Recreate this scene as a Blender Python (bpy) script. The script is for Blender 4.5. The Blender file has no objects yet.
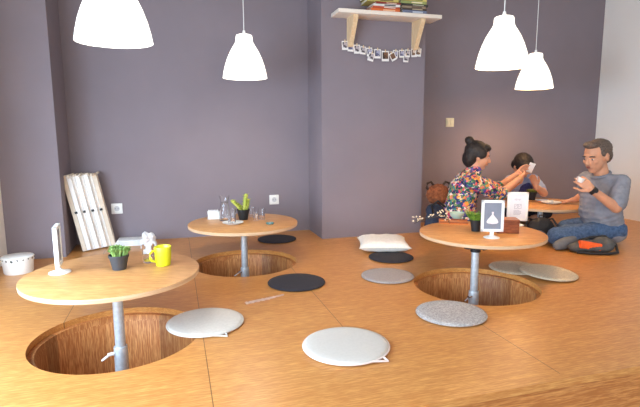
import bpy, bmesh, math, random
from mathutils import Vector, Matrix, Quaternion
random.seed(7)
C = bpy.context.scene.collection
PI = math.pi
# ------------------------------------------------------------------ camera model (taken from the photo's perspective)
F, PITCH, ROLL, H = 489.3, .1463, -.0054, .86
A = math.radians(16.5)                      # the room is turned this much against the camera
_cp, _sp, _c, _s = math.cos(PITCH), math.sin(PITCH), math.cos(ROLL), math.sin(ROLL)
_right, _up, _fwd = Vector((1, 0, 0)), Vector((0, _sp, _cp)), Vector((0, _cp, -_sp))
CR = _right*_c + _up*_s
CU = -_right*_s + _up*_c
EYE = Vector((0, 0, H))
def ray(x, y): return _fwd + CR*((x-320)/F) - CU*((y-203.5)/F)
def G(x, y, z=0):                            # point of the horizontal plane z seen at a spot
    d = ray(x, y); return EYE + d*((z-H)/d.z)
def P(x, y, Y):                              # point at depth Y
    d = ray(x, y); return EYE + d*(Y/d.y)
UA = Vector((math.cos(A), math.sin(A), 0)); VA = Vector((-math.sin(A), math.cos(A), 0))
def W(u, v, z=0): return UA*u + VA*v + Vector((0, 0, z))
def onwall(x, y, v):
    d = ray(x, y); p = EYE + d*(v/d.dot(VA)); return p
cam = bpy.data.cameras.new('camera'); cam.sensor_width = 36; cam.lens = F/640*36; cam.clip_start = .02
co = bpy.data.objects.new('camera', cam); C.objects.link(co)
m = Matrix((CR, CU, -_fwd)).transposed().to_4x4(); m.translation = EYE
co.matrix_world = m; bpy.context.scene.camera = co

# ------------------------------------------------------------------ materials
def lin(c):
    return tuple(((x/255)/12.92 if x/255 <= .04045 else ((x/255+.055)/1.055)**2.4) for x in c)+(1,)
def newmat(name):
    mt = bpy.data.materials.new(name); mt.use_nodes = True
    nt = mt.node_tree; b = nt.nodes['Principled BSDF']; return mt, nt, b
def nd(nt, t, **k):
    n = nt.nodes.new(t)
    for a, v in k.items(): setattr(n, a, v)
    return n
def M(name, rgb, rough=.6, metal=0, var=.06, scale=30, bump=0, bscale=200, trans=0, spec=.5, rgb2=None):
    mt, nt, b = newmat(name); L = nt.links.new
    tc = nd(nt, 'ShaderNodeTexCoord'); n = nd(nt, 'ShaderNodeTexNoise'); n.inputs['Scale'].default_value = scale; n.inputs['Detail'].default_value = 4
    L(tc.outputs['Object'], n.inputs['Vector'])
    r = nd(nt, 'ShaderNodeValToRGB'); c = lin(rgb)
    e = r.color_ramp.elements; e[0].position = .3; e[1].position = .7
    c2 = lin(rgb2) if rgb2 else tuple(min(1, x*(1+var)) for x in c[:3])+(1,)
    e[0].color = tuple(x*(1-var) for x in c[:3])+(1,) if not rgb2 else c; e[1].color = c2
    L(n.outputs['Fac'], r.inputs['Fac']); L(r.outputs['Color'], b.inputs['Base Color'])
    b.inputs['Roughness'].default_value = rough; b.inputs['Metallic'].default_value = metal
    b.inputs['Specular IOR Level'].default_value = spec
    if trans: b.inputs['Transmission Weight'].default_value = trans; b.inputs['IOR'].default_value = 1.45
    if bump:
        n2 = nd(nt, 'ShaderNodeTexNoise'); n2.inputs['Scale'].default_value = bscale; n2.inputs['Detail'].default_value = 3
        L(tc.outputs['Object'], n2.inputs['Vector'])
        bp = nd(nt, 'ShaderNodeBump'); bp.inputs['Strength'].default_value = bump; bp.inputs['Distance'].default_value = .004
        L(n2.outputs['Fac'], bp.inputs['Height']); L(bp.outputs['Normal'], b.inputs['Normal'])
    return mt
def wood(name, dark, light, rough=.35, scale=(3, 60, 60), seams=(), rot=0, panels=False, contrast=(.32, .68)):
    """oak laminate: long fine streaks along local x, optional joints at given x"""
    mt, nt, b = newmat(name); L = nt.links.new
    tc = nd(nt, 'ShaderNodeTexCoord'); mp = nd(nt, 'ShaderNodeMapping'); mp.inputs['Scale'].default_value = scale; mp.inputs['Rotation'].default_value = (0, 0, rot)
    L(tc.outputs['Object'], mp.inputs['Vector'])
    n = nd(nt, 'ShaderNodeTexNoise'); n.inputs['Scale'].default_value = 1.6; n.inputs['Detail'].default_value = 7; n.inputs['Roughness'].default_value = .62; n.inputs['Distortion'].default_value = .35
    L(mp.outputs['Vector'], n.inputs['Vector'])
    w = nd(nt, 'ShaderNodeTexNoise'); w.inputs['Scale'].default_value = .35; w.inputs['Detail'].default_value = 2
    L(mp.outputs['Vector'], w.inputs['Vector'])
    ad = nd(nt, 'ShaderNodeMath', operation='MULTIPLY_ADD'); ad.inputs[1].default_value = .22
    L(w.outputs['Fac'], ad.inputs[0]); 
    ml = nd(nt, 'ShaderNodeMath', operation='MULTIPLY'); ml.inputs[1].default_value = .78; L(n.outputs['Fac'], ml.inputs[0]); L(ml.outputs[0], ad.inputs[2])
    mf = nd(nt, 'ShaderNodeMapping'); mf.inputs['Scale'].default_value = tuple(q*f for q, f in zip(scale, (4, 2.6, 2.6) if scale[0] < scale[1] else (2.6, 2.6, 4))); mf.inputs['Rotation'].default_value = (0, 0, rot); L(tc.outputs['Object'], mf.inputs['Vector'])
    nf = nd(nt, 'ShaderNodeTexNoise'); nf.inputs['Scale'].default_value = 1.6; nf.inputs['Detail'].default_value = 3; L(mf.outputs['Vector'], nf.inputs['Vector'])
    fm = nd(nt, 'ShaderNodeMapRange'); fm.inputs['From Min'].default_value = .35; fm.inputs['From Max'].default_value = .62; fm.inputs['To Min'].default_value = -.26; fm.inputs['To Max'].default_value = .05; L(nf.outputs['Fac'], fm.inputs['Value'])
    a2 = nd(nt, 'ShaderNodeMath', operation='ADD'); L(ad.outputs[0], a2.inputs[0]); L(fm.outputs[0], a2.inputs[1]); ad = a2
    r = nd(nt, 'ShaderNodeValToRGB'); e = r.color_ramp.elements
    e[0].position = contrast[0]; e[1].position = contrast[1]; e[0].color = lin(dark); e[1].color = lin(light)
    L(ad.outputs[0], r.inputs['Fac']); col = r.outputs['Color']
    if seams:
        sx = nd(nt, 'ShaderNodeSeparateXYZ'); L(tc.outputs['Object'], sx.inputs['Vector']); tot = None
        for q, va, vb in seams:
            s0 = nd(nt, 'ShaderNodeMath', operation='COMPARE'); s0.inputs[1].default_value = q; s0.inputs[2].default_value = .0013; L(sx.outputs['X'], s0.inputs[0])
            s1 = nd(nt, 'ShaderNodeMath', operation='COMPARE'); s1.inputs[1].default_value = (va+vb)/2; s1.inputs[2].default_value = (vb-va)/2; L(sx.outputs['Y'], s1.inputs[0])
            s = nd(nt, 'ShaderNodeMath', operation='MULTIPLY'); L(s0.outputs[0], s.inputs[0]); L(s1.outputs[0], s.inputs[1])
            if tot is None: tot = s.outputs[0]
            else:
                t = nd(nt, 'ShaderNodeMath', operation='MAXIMUM'); L(tot, t.inputs[0]); L(s.outputs[0], t.inputs[1]); tot = t.outputs[0]
        mx = nd(nt, 'ShaderNodeMix', data_type='RGBA'); mx.inputs['B'].default_value = lin((96, 58, 30))
        L(tot, mx.inputs['Factor']); L(col, mx.inputs['A']); col = mx.outputs['Result']
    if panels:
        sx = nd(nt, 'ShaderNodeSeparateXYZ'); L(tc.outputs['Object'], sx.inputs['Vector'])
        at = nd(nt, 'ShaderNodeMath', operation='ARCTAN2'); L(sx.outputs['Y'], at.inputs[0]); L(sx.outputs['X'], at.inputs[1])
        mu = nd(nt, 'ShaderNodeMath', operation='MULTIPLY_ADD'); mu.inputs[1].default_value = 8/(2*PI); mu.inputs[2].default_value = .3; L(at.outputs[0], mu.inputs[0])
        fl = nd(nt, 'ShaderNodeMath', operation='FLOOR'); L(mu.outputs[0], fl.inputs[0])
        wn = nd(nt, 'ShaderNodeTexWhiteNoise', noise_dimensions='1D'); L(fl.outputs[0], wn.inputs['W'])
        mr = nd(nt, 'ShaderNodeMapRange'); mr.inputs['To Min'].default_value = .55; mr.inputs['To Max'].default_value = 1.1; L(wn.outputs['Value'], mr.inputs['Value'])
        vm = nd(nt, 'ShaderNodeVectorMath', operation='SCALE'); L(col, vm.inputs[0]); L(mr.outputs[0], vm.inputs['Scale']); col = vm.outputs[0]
    L(col, b.inputs['Base Color']); b.inputs['Roughness'].default_value = rough
    bp = nd(nt, 'ShaderNodeBump'); bp.inputs['Strength'].default_value = .03; bp.inputs['Distance'].default_value = .002
    L(n.outputs['Fac'], bp.inputs['Height']); L(bp.outputs['Normal'], b.inputs['Normal'])
    return mt
def voro(name, cols, scale=28, rough=.75, distort=.0):
    """printed cloth: patches of several flat colours"""
    mt, nt, b = newmat(name); L = nt.links.new
    tc = nd(nt, 'ShaderNodeTexCoord'); nz = nd(nt, 'ShaderNodeTexNoise'); nz.inputs['Scale'].default_value = scale*.9; nz.inputs['Detail'].default_value = 3
    L(tc.outputs['Object'], nz.inputs['Vector'])
    ma = nd(nt, 'ShaderNodeVectorMath', operation='MULTIPLY_ADD'); ma.inputs[1].default_value = (distort,)*3
    L(nz.outputs['Color'], ma.inputs[0]); L(tc.outputs['Object'], ma.inputs[2])
    v = nd(nt, 'ShaderNodeTexVoronoi'); v.inputs['Scale'].default_value = scale; L(ma.outputs[0], v.inputs['Vector'])
    sp = nd(nt, 'ShaderNodeSeparateColor'); L(v.outputs['Color'], sp.inputs['Color'])
    r = nd(nt, 'ShaderNodeValToRGB'); r.color_ramp.interpolation = 'CONSTANT'; e = r.color_ramp.elements
    while len(e) < len(cols): e.new(.5)
    for i, c in enumerate(cols): e[i].position = i/len(cols); e[i].color = lin(c)
    L(sp.outputs['Red'], r.inputs['Fac']); L(r.outputs['Color'], b.inputs['Base Color']); b.inputs['Roughness'].default_value = rough
    return mt
def emis(name, rgb, strength):
    mt, nt, b = newmat(name); b.inputs['Base Color'].default_value = (.9, .9, .88, 1); b.inputs['Emission Color'].default_value = lin(rgb)
    b.inputs['Emission Strength'].default_value = strength; b.inputs['Roughness'].default_value = .35; return mt

wall_m = M('mauve_grey_plaster', (134, 124, 132), .85, var=.03, scale=3, bump=.12, bscale=160)
white_wall = M('white_plaster', (246, 242, 236), .85, var=.02, scale=2, bump=.08, bscale=120)
ceil_m = M('ceiling_paint', (225, 222, 215), .9, var=.02)
oak = wood('oak_laminate', (188, 124, 64), (222, 166, 96), .30, seams=[(.082, 0, 5), (-.52, 2.3, 5), (.684, 1.8, 3.0), (1.284, 1.33, 2.2)])
oak_top = wood('oak_tabletop', (192, 134, 78), (226, 174, 114), .42, rot=-A)
oak_edge = wood('plywood_edge', (206, 168, 130), (230, 200, 164), .5, scale=(3, 3, 90))
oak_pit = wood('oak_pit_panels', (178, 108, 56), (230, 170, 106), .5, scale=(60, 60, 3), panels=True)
oak_riser = wood('oak_riser', (176, 110, 54), (218, 154, 88), .3)
tile_m = M('grey_concrete', (150, 148, 150), .6)
pipe = M('galvanised_pipe', (196, 202, 208), .42, .45, var=.12, scale=60)
chrome = M('chrome', (215, 215, 220), .2, 1)
blackm = M('black_plastic', (28, 27, 30), .5)
whitep = M('white_plastic', (240, 240, 238), .35, var=.01)
felt_w = M('white_felt', (198, 193, 186), .9, var=.03, scale=90, bump=.25)
felt_l = M('light_grey_felt', (205, 200, 192), .9, var=.05, scale=90, bump=.3)
felt_k = M('black_felt', (42, 40, 48), .95, var=.15, scale=120, bump=.4)
felt_g = M('grey_felt', (158, 150, 148), .95, var=.14, scale=150, bump=.4, bscale=300)
felt_m = M('mottled_felt', (138, 134, 134), .95, scale=120, rgb2=(196, 192, 190), bump=.5, bscale=300)
felt_b = M('beige_felt', (176, 160, 136), .95, scale=110, rgb2=(212, 198, 172), bump=.5, bscale=300)

# ------------------------------------------------------------------ mesh helpers
def obj(name, bm, mat, parent=None, smooth=True, label=None, loc=None):
    bmesh.ops.recalc_face_normals(bm, faces=bm.faces)
    me = bpy.data.meshes.new(name); bm.to_mesh(me); bm.free()
    if smooth:
        for p in me.polygons: p.use_smooth = True
        try: me.set_sharp_from_angle(angle=math.radians(38))
        except Exception: pass
    for k in (mat if isinstance(mat, (list, tuple)) else [mat]): me.materials.append(k)
    o = bpy.data.objects.new(name, me); C.objects.link(o)
    if parent: o.parent = parent
    if loc is not None: o.location = loc
    if label: o['label'] = label
    return o
def thing(name, label, cat, loc=(0, 0, 0), rz=0, group=None):
    o = bpy.data.objects.new(name, None); C.objects.link(o); o.empty_display_size = .05
    o.location = loc; o.rotation_euler = (0, 0, rz); return tag(o, label, cat, group)
def tag(o, label, cat, group=None):
    o['label'] = label; o['category'] = cat
    if group: o['group'] = group
    return o
def struct(name, bm, mat, parent=None, smooth=False, loc=None):
    o = obj(name, bm, mat, parent, smooth, loc=loc)
    o['kind'] = 'structure'; return o
def copy_tree(o, parent=None):
    c = o.copy(); C.objects.link(c)
    if parent: c.parent = parent
    for ch in [x for x in list(C.objects) if x.parent == o]: copy_tree(ch, c)
    return c
def BM(): return bmesh.new()
def box(bm, c, s, rot=None, bev=0):
    mt = Matrix.Translation(Vector(c)) @ (rot.to_4x4() if rot is not None else Matrix.Identity(4)) @ Matrix.Diagonal((s[0], s[1], s[2], 1))
    r = bmesh.ops.create_cube(bm, size=1, matrix=mt)
    if bev:
        es = {e for v in r['verts'] for e in v.link_edges}
        bmesh.ops.bevel(bm, geom=list(es), offset=bev, segments=2, affect='EDGES', profile=.6)
    return bm
def lathe(bm, prof, c=(0, 0, 0), seg=48, mtx=None, closed=False):
    """prof: (r, z) list; r == 0 makes a pole"""
    rings = []
    T = mtx if mtx is not None else Matrix.Identity(4)
    for r, z in prof:
        if r <= 1e-6: rings.append([bm.verts.new(T @ (Vector((0, 0, z))+Vector(c)))])
        else: rings.append([bm.verts.new(T @ (Vector((r*math.cos(2*PI*k/seg), r*math.sin(2*PI*k/seg), z))+Vector(c))) for k in range(seg)])
    prs = list(zip(rings, rings[1:]))
    if closed: prs.append((rings[-1], rings[0]))
    for a, b in prs:
        for k in range(seg):
            q = (k+1) % seg
            if len(a) == 1 and len(b) == 1: continue
            if len(a) == 1: bm.faces.new((a[0], b[k], b[q]))
            elif len(b) == 1: bm.faces.new((a[k], a[q], b[0]))
            else: bm.faces.new((a[k], a[q], b[q], b[k]))
    return bm
def axis_m(a, b):
    a, b = Vector(a), Vector(b); d = b-a
    q = Vector((0, 0, 1)).rotation_difference(d.normalized())
    return Matrix.Translation(a) @ q.to_matrix().to_4x4(), d.length
def rod(bm, a, b, ra, rb=None, seg=16):
    mt, l = axis_m(a, b); rb = ra if rb is None else rb
    return lathe(bm, [(0, 0), (ra, 0), (rb, l), (0, l)], seg=seg, mtx=mt)
def cap(bm, a, b, ra, rb=None, seg=16):
    """tapered capsule"""
    mt, l = axis_m(a, b) if (Vector(a)-Vector(b)).length > 1e-6 else (Matrix.Translation(Vector(a)), 0)
    rb = ra if rb is None else rb; n = 5
    pr = [(ra*math.cos(t), -ra*math.sin(t)) for t in [PI/2*(1-k/n) for k in range(n+1)]]
    pr[0] = (0, -ra)
    p2 = [(rb*math.cos(t), l+rb*math.sin(t)) for t in [PI/2*k/n for k in range(n+1)]]; p2[-1] = (0, l+rb)
    return lathe(bm, pr+p2, seg=seg, mtx=mt)
def chain(bm, pts, rs, seg=14):
    for i in range(len(pts)-1): cap(bm, pts[i], pts[i+1], rs[i], rs[i+1], seg)
    return bm
def ell(bm, c, r, rot=None, seg=24):
    mt = Matrix.Translation(Vector(c)) @ (rot.to_4x4() if rot is not None else Matrix.Identity(4)) @ Matrix.Diagonal((r[0], r[1], r[2], 1))
    bmesh.ops.create_uvsphere(bm, u_segments=seg, v_segments=seg//2, radius=1, matrix=mt); return bm
def tube(bm, pts, r, seg=10, closed=False):
    pts = [Vector(p) for p in pts]; n = len(pts); rings = []
    up = Vector((0, 0, 1))
    for i, p in enumerate(pts):
        a = pts[(i-1) % n] if (i > 0 or closed) else p; b = pts[(i+1) % n] if (i < n-1 or closed) else p
        d = (b-a).normalized(); s = d.cross(up)
        if s.length < .05: s = d.cross(Vector((1, 0, 0)))
        s.normalize(); t = s.cross(d)
        rr = r[i] if isinstance(r, (list, tuple)) else r
        rings.append([bm.verts.new(p + s*rr*math.cos(2*PI*k/seg) + t*rr*math.sin(2*PI*k/seg)) for k in range(seg)])
    rng = range(n if closed else n-1)
    for i in rng:
        a, b = rings[i], rings[(i+1) % n]
        for k in range(seg): bm.faces.new((a[k], a[(k+1) % seg], b[(k+1) % seg], b[k]))
    if not closed: bm.faces.new(rings[0]); bm.faces.new(rings[-1])
    return bm
def prism(bm, poly, t, mtx=None):
    """poly in local x,y extruded t along z"""
    T = mtx if mtx is not None else Matrix.Identity(4)
    a = [bm.verts.new(T @ Vector((x, y, 0))) for x, y in poly]; b = [bm.verts.new(T @ Vector((x, y, t))) for x, y in poly]
    n = len(poly); bm.faces.new(a); bm.faces.new(b)
    for i in range(n): bm.faces.new((a[i], a[(i+1) % n], b[(i+1) % n], b[i]))
    return bm
def remesh(name, bm, mat, parent=None, voxel=.006, it=4, fac=.5, disp=0, label=None):
    """fuse overlapping blobs into ONE continuous skin"""
    me = bpy.data.meshes.new('tmp'); bmesh.ops.recalc_face_normals(bm, faces=bm.faces); bm.to_mesh(me); bm.free()
    t = bpy.data.objects.new('tmp', me); C.objects.link(t)
    r = t.modifiers.new('r', 'REMESH'); r.mode = 'VOXEL'; r.voxel_size = voxel; r.use_smooth_shade = True
    s = t.modifiers.new('s', 'SMOOTH'); s.iterations = it; s.factor = fac
    if disp:
        tx = bpy.data.textures.new('t', 'CLOUDS'); tx.noise_scale = disp[1]; d = t.modifiers.new('d', 'DISPLACE'); d.texture = tx; d.strength = disp[0]; d.mid_level = .5; d.texture_coords = 'LOCAL'
    dg = bpy.context.evaluated_depsgraph_get(); dg.update()
    nm = bpy.data.meshes.new_from_object(t.evaluated_get(dg)); bpy.data.objects.remove(t); nm.name = name
    nm.materials.clear(); nm.materials.append(mat)
    for p in nm.polygons: p.use_smooth = True; p.material_index = 0
    o = bpy.data.objects.new(name, nm); C.objects.link(o)
    if parent: o.parent = parent
    if label: o['label'] = label
    return o

# ------------------------------------------------------------------ room shell (all in the room's own frame, turned by A)
V0, VB, UL, UR, U1, U2, U3, ZC, ZF = 3.703, 4.10, -1.116, 4.20, -.757, 1.115, 1.995, 2.5, -.42
VE, VFRONT = 1.29, -3.6                      # platform front edge, open room end behind the camera
def room_obj(name, bm, mat):
    o = struct(name, bm, mat); o.rotation_euler = (0, 0, A); return o
def rbox(bm, u0, u1, v0, v1, z0, z1): return box(bm, ((u0+u1)/2, (v0+v1)/2, (z0+z1)/2), (u1-u0, v1-v0, z1-z0))
room_obj('wall_back', rbox(BM(), UL-.2, UR+.2, VB, VB+.15, ZF, ZC), wall_m)
room_obj('wall_pier_left', rbox(BM(), UL, U1, V0, VB, ZF, ZC), wall_m)
room_obj('wall_column', rbox(BM(), U2, U3, V0, VB, ZF, ZC), wall_m)
room_obj('wall_right', rbox(BM(), UR, UR+.15, VFRONT, VB, ZF, ZC), white_wall)
b = BM()                                     # left wall with two tall window openings
rbox(b, UL-.15, UL, 3.0, VB, ZF, ZC); rbox(b, UL-.15, UL, .15, 3.0, ZF, .12); rbox(b, UL-.15, UL, .15, 3.0, 2.3, ZC)
rbox(b, UL-.15, UL, -3.6, .15, 2.3, ZC); rbox(b, UL-.15, UL, -.15, .15, ZF, 2.3); rbox(b, UL-.15, UL, -3.6, -3.0, ZF, 2.3); rbox(b, UL-.15, UL, -3.0, -.15, ZF, -.1)
room_obj('wall_left', b, white_wall)
for n, (v0, v1, z0) in enumerate(((.15, 3.0, .12), (-3.0, -.15, -.1))):
    b = BM(); vm = (v0+v1)/2
    for v in (v0+.025, vm, v1-.025): box(b, (UL-.08, v, (z0+2.3)/2), (.06, .05, 2.3-z0))
    for z in (z0+.025, 2.275): box(b, (UL-.08, vm, z), (.06, v1-v0, .05))
    room_obj('window_%d' % (n+1), b, whitep)
room_obj('ceiling', rbox(BM(), UL-.2, UR+.2, VFRONT, VB+.15, ZC, ZC+.1), ceil_m)
room_obj('floor', rbox(BM(), UL-.2, UR+.2, VFRONT, VE+.1, ZF-.1, ZF), tile_m)

# platform deck with the four round foot wells
HR, HD = .342, .38
def uvp(x, y): p = Vector((x, y, 0)); return (p.dot(UA), p.dot(VA))
holes = [(-.8668, 1.9912), (-.5006, 3.178), (.8741, 2.6655), (1.86, 4.10)]
holes[3] = (1.87, 4.10)
b = BM(); edges = []
def loop(pts):
    vs = [b.verts.new((x, y, 0)) for x, y in pts]
    for i in range(len(vs)): edges.append(b.edges.new((vs[i], vs[(i+1) % len(vs)])))
loop([(UL, VE), (UR, VE), (UR, VB), (U3, VB), (U3, V0), (U2, V0), (U2, VB), (U1, VB), (U1, V0), (UL, V0)])
for x, y in holes:
    u, v = uvp(x, y); loop([(u+HR*math.cos(2*PI*k/96), v+HR*math.sin(2*PI*k/96)) for k in range(96)])
bmesh.ops.triangle_fill(b, use_beauty=True, use_dissolve=False, edges=edges)
ex = bmesh.ops.extrude_face_region(b, geom=list(b.faces))
for v in [q for q in ex['geom'] if isinstance(q, bmesh.types.BMVert)]: v.co.z -= .028
deck = room_obj('floor_platform', b, oak)
b = rbox(BM(), UL, UR, VE+.018, VE+.045, ZF, -.028)
room_obj('trim_1', b, oak_riser)             # platform riser
for i, (x, y) in enumerate(holes):           # well linings: rebate ring, upright panels, bottom
    b = BM()
    lathe(b, [(HR+.004, -.028), (HR-.026, -.028), (HR-.026, -.05), (HR-.03, -.06), (HR-.03, -HD), (0, -HD), (0, -HD-.015), (HR+.004, -HD-.015)], seg=96, closed=True)
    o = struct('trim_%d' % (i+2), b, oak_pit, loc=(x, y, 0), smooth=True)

# ------------------------------------------------------------------ tables
TR, TZ = .3755, .238
def pedestal_table(label, tx, ty, px, py, lever):
    t = thing('round_table', label, 'table', (px, py, -HD), 0, 'round oak pedestal tables')
    dx, dy = tx-px, ty-py; z = TZ+HD
    b = BM(); th = .021
    lathe(b, [(0, z), (TR-.003, z), (TR, z-.002)], (dx, dy, 0), 96)
    lathe(b, [(TR-.001, z-th), (0, z-th)], (dx, dy, 0), 96)
    obj('tabletop', b, oak_top, t)
    b = BM(); lathe(b, [(TR, z-.002), (TR+.0005, z-th/2), (TR-.001, z-th)], (dx, dy, 0), 96); obj('edge_band', b, oak_edge, t)
    b = BM(); rod(b, (0, 0, .006), (0, 0, z-th-.008), .0215, seg=24); obj('pole', b, pipe, t)
    b = BM(); lathe(b, [(0, z-th), (.075, z-th), (.075, z-th-.008), (.03, z-th-.011), (.028, z-th-.04), (0, z-th-.04)], seg=32)
    for k in range(2):
        box(b, (0, 0, z-th-.010), (.15, .035, .012), Matrix.Rotation(k*PI/2+.5, 3, 'Z'), .002)
    obj('mounting_bracket', b, blackm, t)
    b = BM(); lathe(b, [(.021, HD-.055), (.027, HD-.055), (.0285, HD-.06), (.0285, .03), (.021, .03)], seg=32, closed=True); slv = obj('sleeve', b, pipe, t)
    b = BM(); rod(b, (-.02, -.022, HD-.08), (-.042, -.036, HD-.08), .0075); cap(b, (-.036, -.03, HD-.082), (-.062, -.045, HD-.100), .0052, .0048); obj('clamp_lever', b, whitep if lever else chrome, slv)
    b = BM(); lathe(b, [(0, 0), (.11, 0), (.11, .006), (0, .006)], seg=40); obj('floor_flange', b, pipe, t)
    return t
pedestal_table('round oak table at left, beside the window, carrying the yellow mug', -.935, 2.145, -.868, 2.01, True)
pedestal_table('round oak table before the recessed wall, carrying glasses and a carafe', -.5345, 3.3536, -.515, 3.24, False)
pedestal_table('round oak table with two white picture frames on it', .9988, 2.9706, .885, 2.72, False)
pedestal_table('round oak table at which the three people sit', 1.90, 4.18, 1.87, 4.10, False)

# ------------------------------------------------------------------ pendant lamps
shade_m = emis('lit_white_shade', (255, 250, 240), 1.1)
shade_m2 = emis('lit_white_shade_warm', (255, 244, 226), 1.1)
def pendant(label, x, y, watt, col, sm, zb=1.222):
    R = .150; t = thing('pendant_lamp', label, 'lamp', (x, y, zb), 0, 'white bell pendant lamps')
    out = [(.0, .284), (.042, .284), (.052, .280), (.056, .270), (.057, .244), (.063, .228), (.078, .204), (.097, .172), (.116, .130), (.132, .084), (.143, .040), (R, .0)]
    b = BM(); lathe(b, out+[(r-.003, z) for r, z in reversed(out[1:])]+[(0, .280)], seg=64); obj('lamp_shade', b, sm, t)
    b = BM(); lathe(b, [(0, .311), (.008, .311), (.014, .284), (0, .284)], seg=20); obj('cord_grip', b, whitep, t)
    b = BM(); rod(b, (0, 0, .306), (0, 0, ZC-zb-.03), .0028, seg=8); obj('cord', b, whitep, t)
    b = BM(); lathe(b, [(0, ZC-zb), (.045, ZC-zb), (.043, ZC-zb-.02), (.02, ZC-zb-.035), (0, ZC-zb-.035)], seg=32); obj('ceiling_rose', b, whitep, t)
    b = BM(); ell(b, (0, 0, .17), (.03, .03, .04)); rod(b, (0, 0, .20), (0, 0, .275), .018); obj('bulb', b, sm, t)
    l = bpy.data.lights.new('lamp_glow', 'POINT'); l.energy = watt; l.color = col; l.shadow_soft_size = .05
    lo = bpy.data.objects.new('lamp_glow', l); C.objects.link(lo); lo.parent = t; lo.location = (0, 0, .12)
warm = (1, .54, .21)
pendant('white bell pendant lamp above the left table, largest and cut by the top edge', -.83, 2.06, 5, (1, .9, .8), shade_m)
pendant('white bell pendant lamp hanging before the recessed wall, above the glasses table', -.505, 3.42, 6, (1, .88, .74), shade_m)
pendant('white bell pendant lamp, larger of the two at right, above the picture frame table', 1.062, 2.93, 15, warm, shade_m2)
pendant('white bell pendant lamp, smaller of the two at right, above the three people', 1.79, 4.18, 17, warm, shade_m2, 1.205)

# ------------------------------------------------------------------ seat cushions
def cushion(label, px, py, mat, r=.174, h=.016, z=0, tab=None, pipem=None, tilt=None, group='round seat cushions'):
    c = G(px, py, h*.6); t = thing('seat_cushion', label, 'cushion', (c.x, c.y, z), 0, group)
    b = BM(); n = 8
    pr = [(0, h)]+[(r*k/6, h-.002*(k/6)**2) for k in range(1, 6)]+[(r-.012, h-.003), (r-.004, h*.72), (r, h*.45), (r-.004, .003), (r-.012, 0), (0, 0)]
    lathe(b, pr, seg=72)
    obj('cushion_pad', b, mat, t)
    b = BM(); tube(b, [((r+.001)*math.cos(2*PI*k/72), (r+.001)*math.sin(2*PI*k/72), h*.42) for k in range(72)], .0035, 8, True); obj('piping', b, pipem or mat, t)
    if tab is not None:
        d = Vector((math.cos(tab), math.sin(tab), 0)); s = Vector((-d.y, d.x, 0))
        b = BM(); tube(b, [d*(r-.004)-s*.045+Vector((0, 0, h*.5)), d*(r+.012)-s*.02+Vector((0, 0, .007)), d*(r+.03)+s*.004+Vector((0, 0, .005)), d*(r+.006)+s*.012+Vector((0, 0, h*.4))], .0045, 8); obj('fastening_tab', b, pipem or mat, t)
    if tilt: t.rotation_euler = tilt
    return t
pinkp = M('pink_white_piping', (228, 212, 206), .7)
cushion('white round cushion lying nearest the camera, front centre', 346, 344, felt_w, .172, .02, tab=-.75, pipem=pinkp)
cushion('light grey round cushion beside the foot well of the yellow mug table', 205.5, 321, felt_l, .168, .018, tab=-.9)
cushion('black round cushion on the open floor before the glasses table foot well', 296.5, 281.5, felt_k, .160)
cushion('black round cushion behind the glasses table, partly under its top', 277, 238.5, felt_k, .150)
cushion('black round cushion tucked against the white square pillow', 391, 256.5, felt_k, .148)
cushion('plain grey round cushion left of the picture frame table foot well', 387.5, 275, felt_g, .152)
cushion('mottled grey round cushion in front of the picture frame table foot well', 451, 312, felt_m, .160, .02)
c1 = cushion('beige flecked round cushion, the left and lower of the overlapping pair', 515, 267, felt_b, .152, .017)
c2 = cushion('beige flecked round cushion, the right one overlapping its neighbour', 548, 273.5, felt_b, .158, .017, z=.016)
c2.rotation_euler = (0, math.radians(3.4), math.radians(-30)); c2.location.z = .0115

# white square pillow
pc = G(383, 244, .04); t = thing('square_pillow', 'white square woven pillow leaning on the black cushion by the column', 'pillow', (pc.x, pc.y, .004), A-.32)
b = BM(); N = 26; S = .180; top = []; bot = []
def pil(i, j, s):
    x, y = 2*i/N-1, 2*j/N-1
    e = max(0, (1-x**4))*max(0, (1-y**4)); k = 1-.09*(1-abs(x)**2)*abs(y)**3; kk = 1-.09*(1-abs(y)**2)*abs(x)**3
    wr = .004*math.sin(9*x+4*y)*math.sin(7*y-3*x)*e
    return Vector((x*S*kk, y*S*k, .046+s*(.044*e**.5+wr)))
g = {}
for s in (1, -1):
    for i in range(N+1):
        for j in range(N+1):
            if s == -1 and (i in (0, N) or j in (0, N)): g[s, i, j] = g[1, i, j]
            else: g[s, i, j] = b.verts.new(pil(i, j, s))
    for i in range(N):
        for j in range(N): b.faces.new((g[s, i, j], g[s, i+1, j], g[s, i+1, j+1], g[s, i, j+1]))
obj('pillow_body', b, M('white_woven_cotton', (236, 230, 222), .95, var=.06, scale=60, bump=.9, bscale=90), t)
b = BM(); cs = [(-S, -S), (S, -S), (S, S), (-S, S)]; pts = []
for i in range(4):
    for k in range(12):
        f = k/12; x = cs[i][0]*(1-f)+cs[(i+1) % 4][0]*f; y = cs[i][1]*(1-f)+cs[(i+1) % 4][1]*f
        ii = (x/S+1)/2*N; jj = (y/S+1)/2*N; q = pil(ii, jj, 1); q.z = .046; pts.append(q)
tube(b, pts, .004, 8, True); obj('seam_piping', b, M('cream_cord', (224, 216, 204), .9), t)

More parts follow.
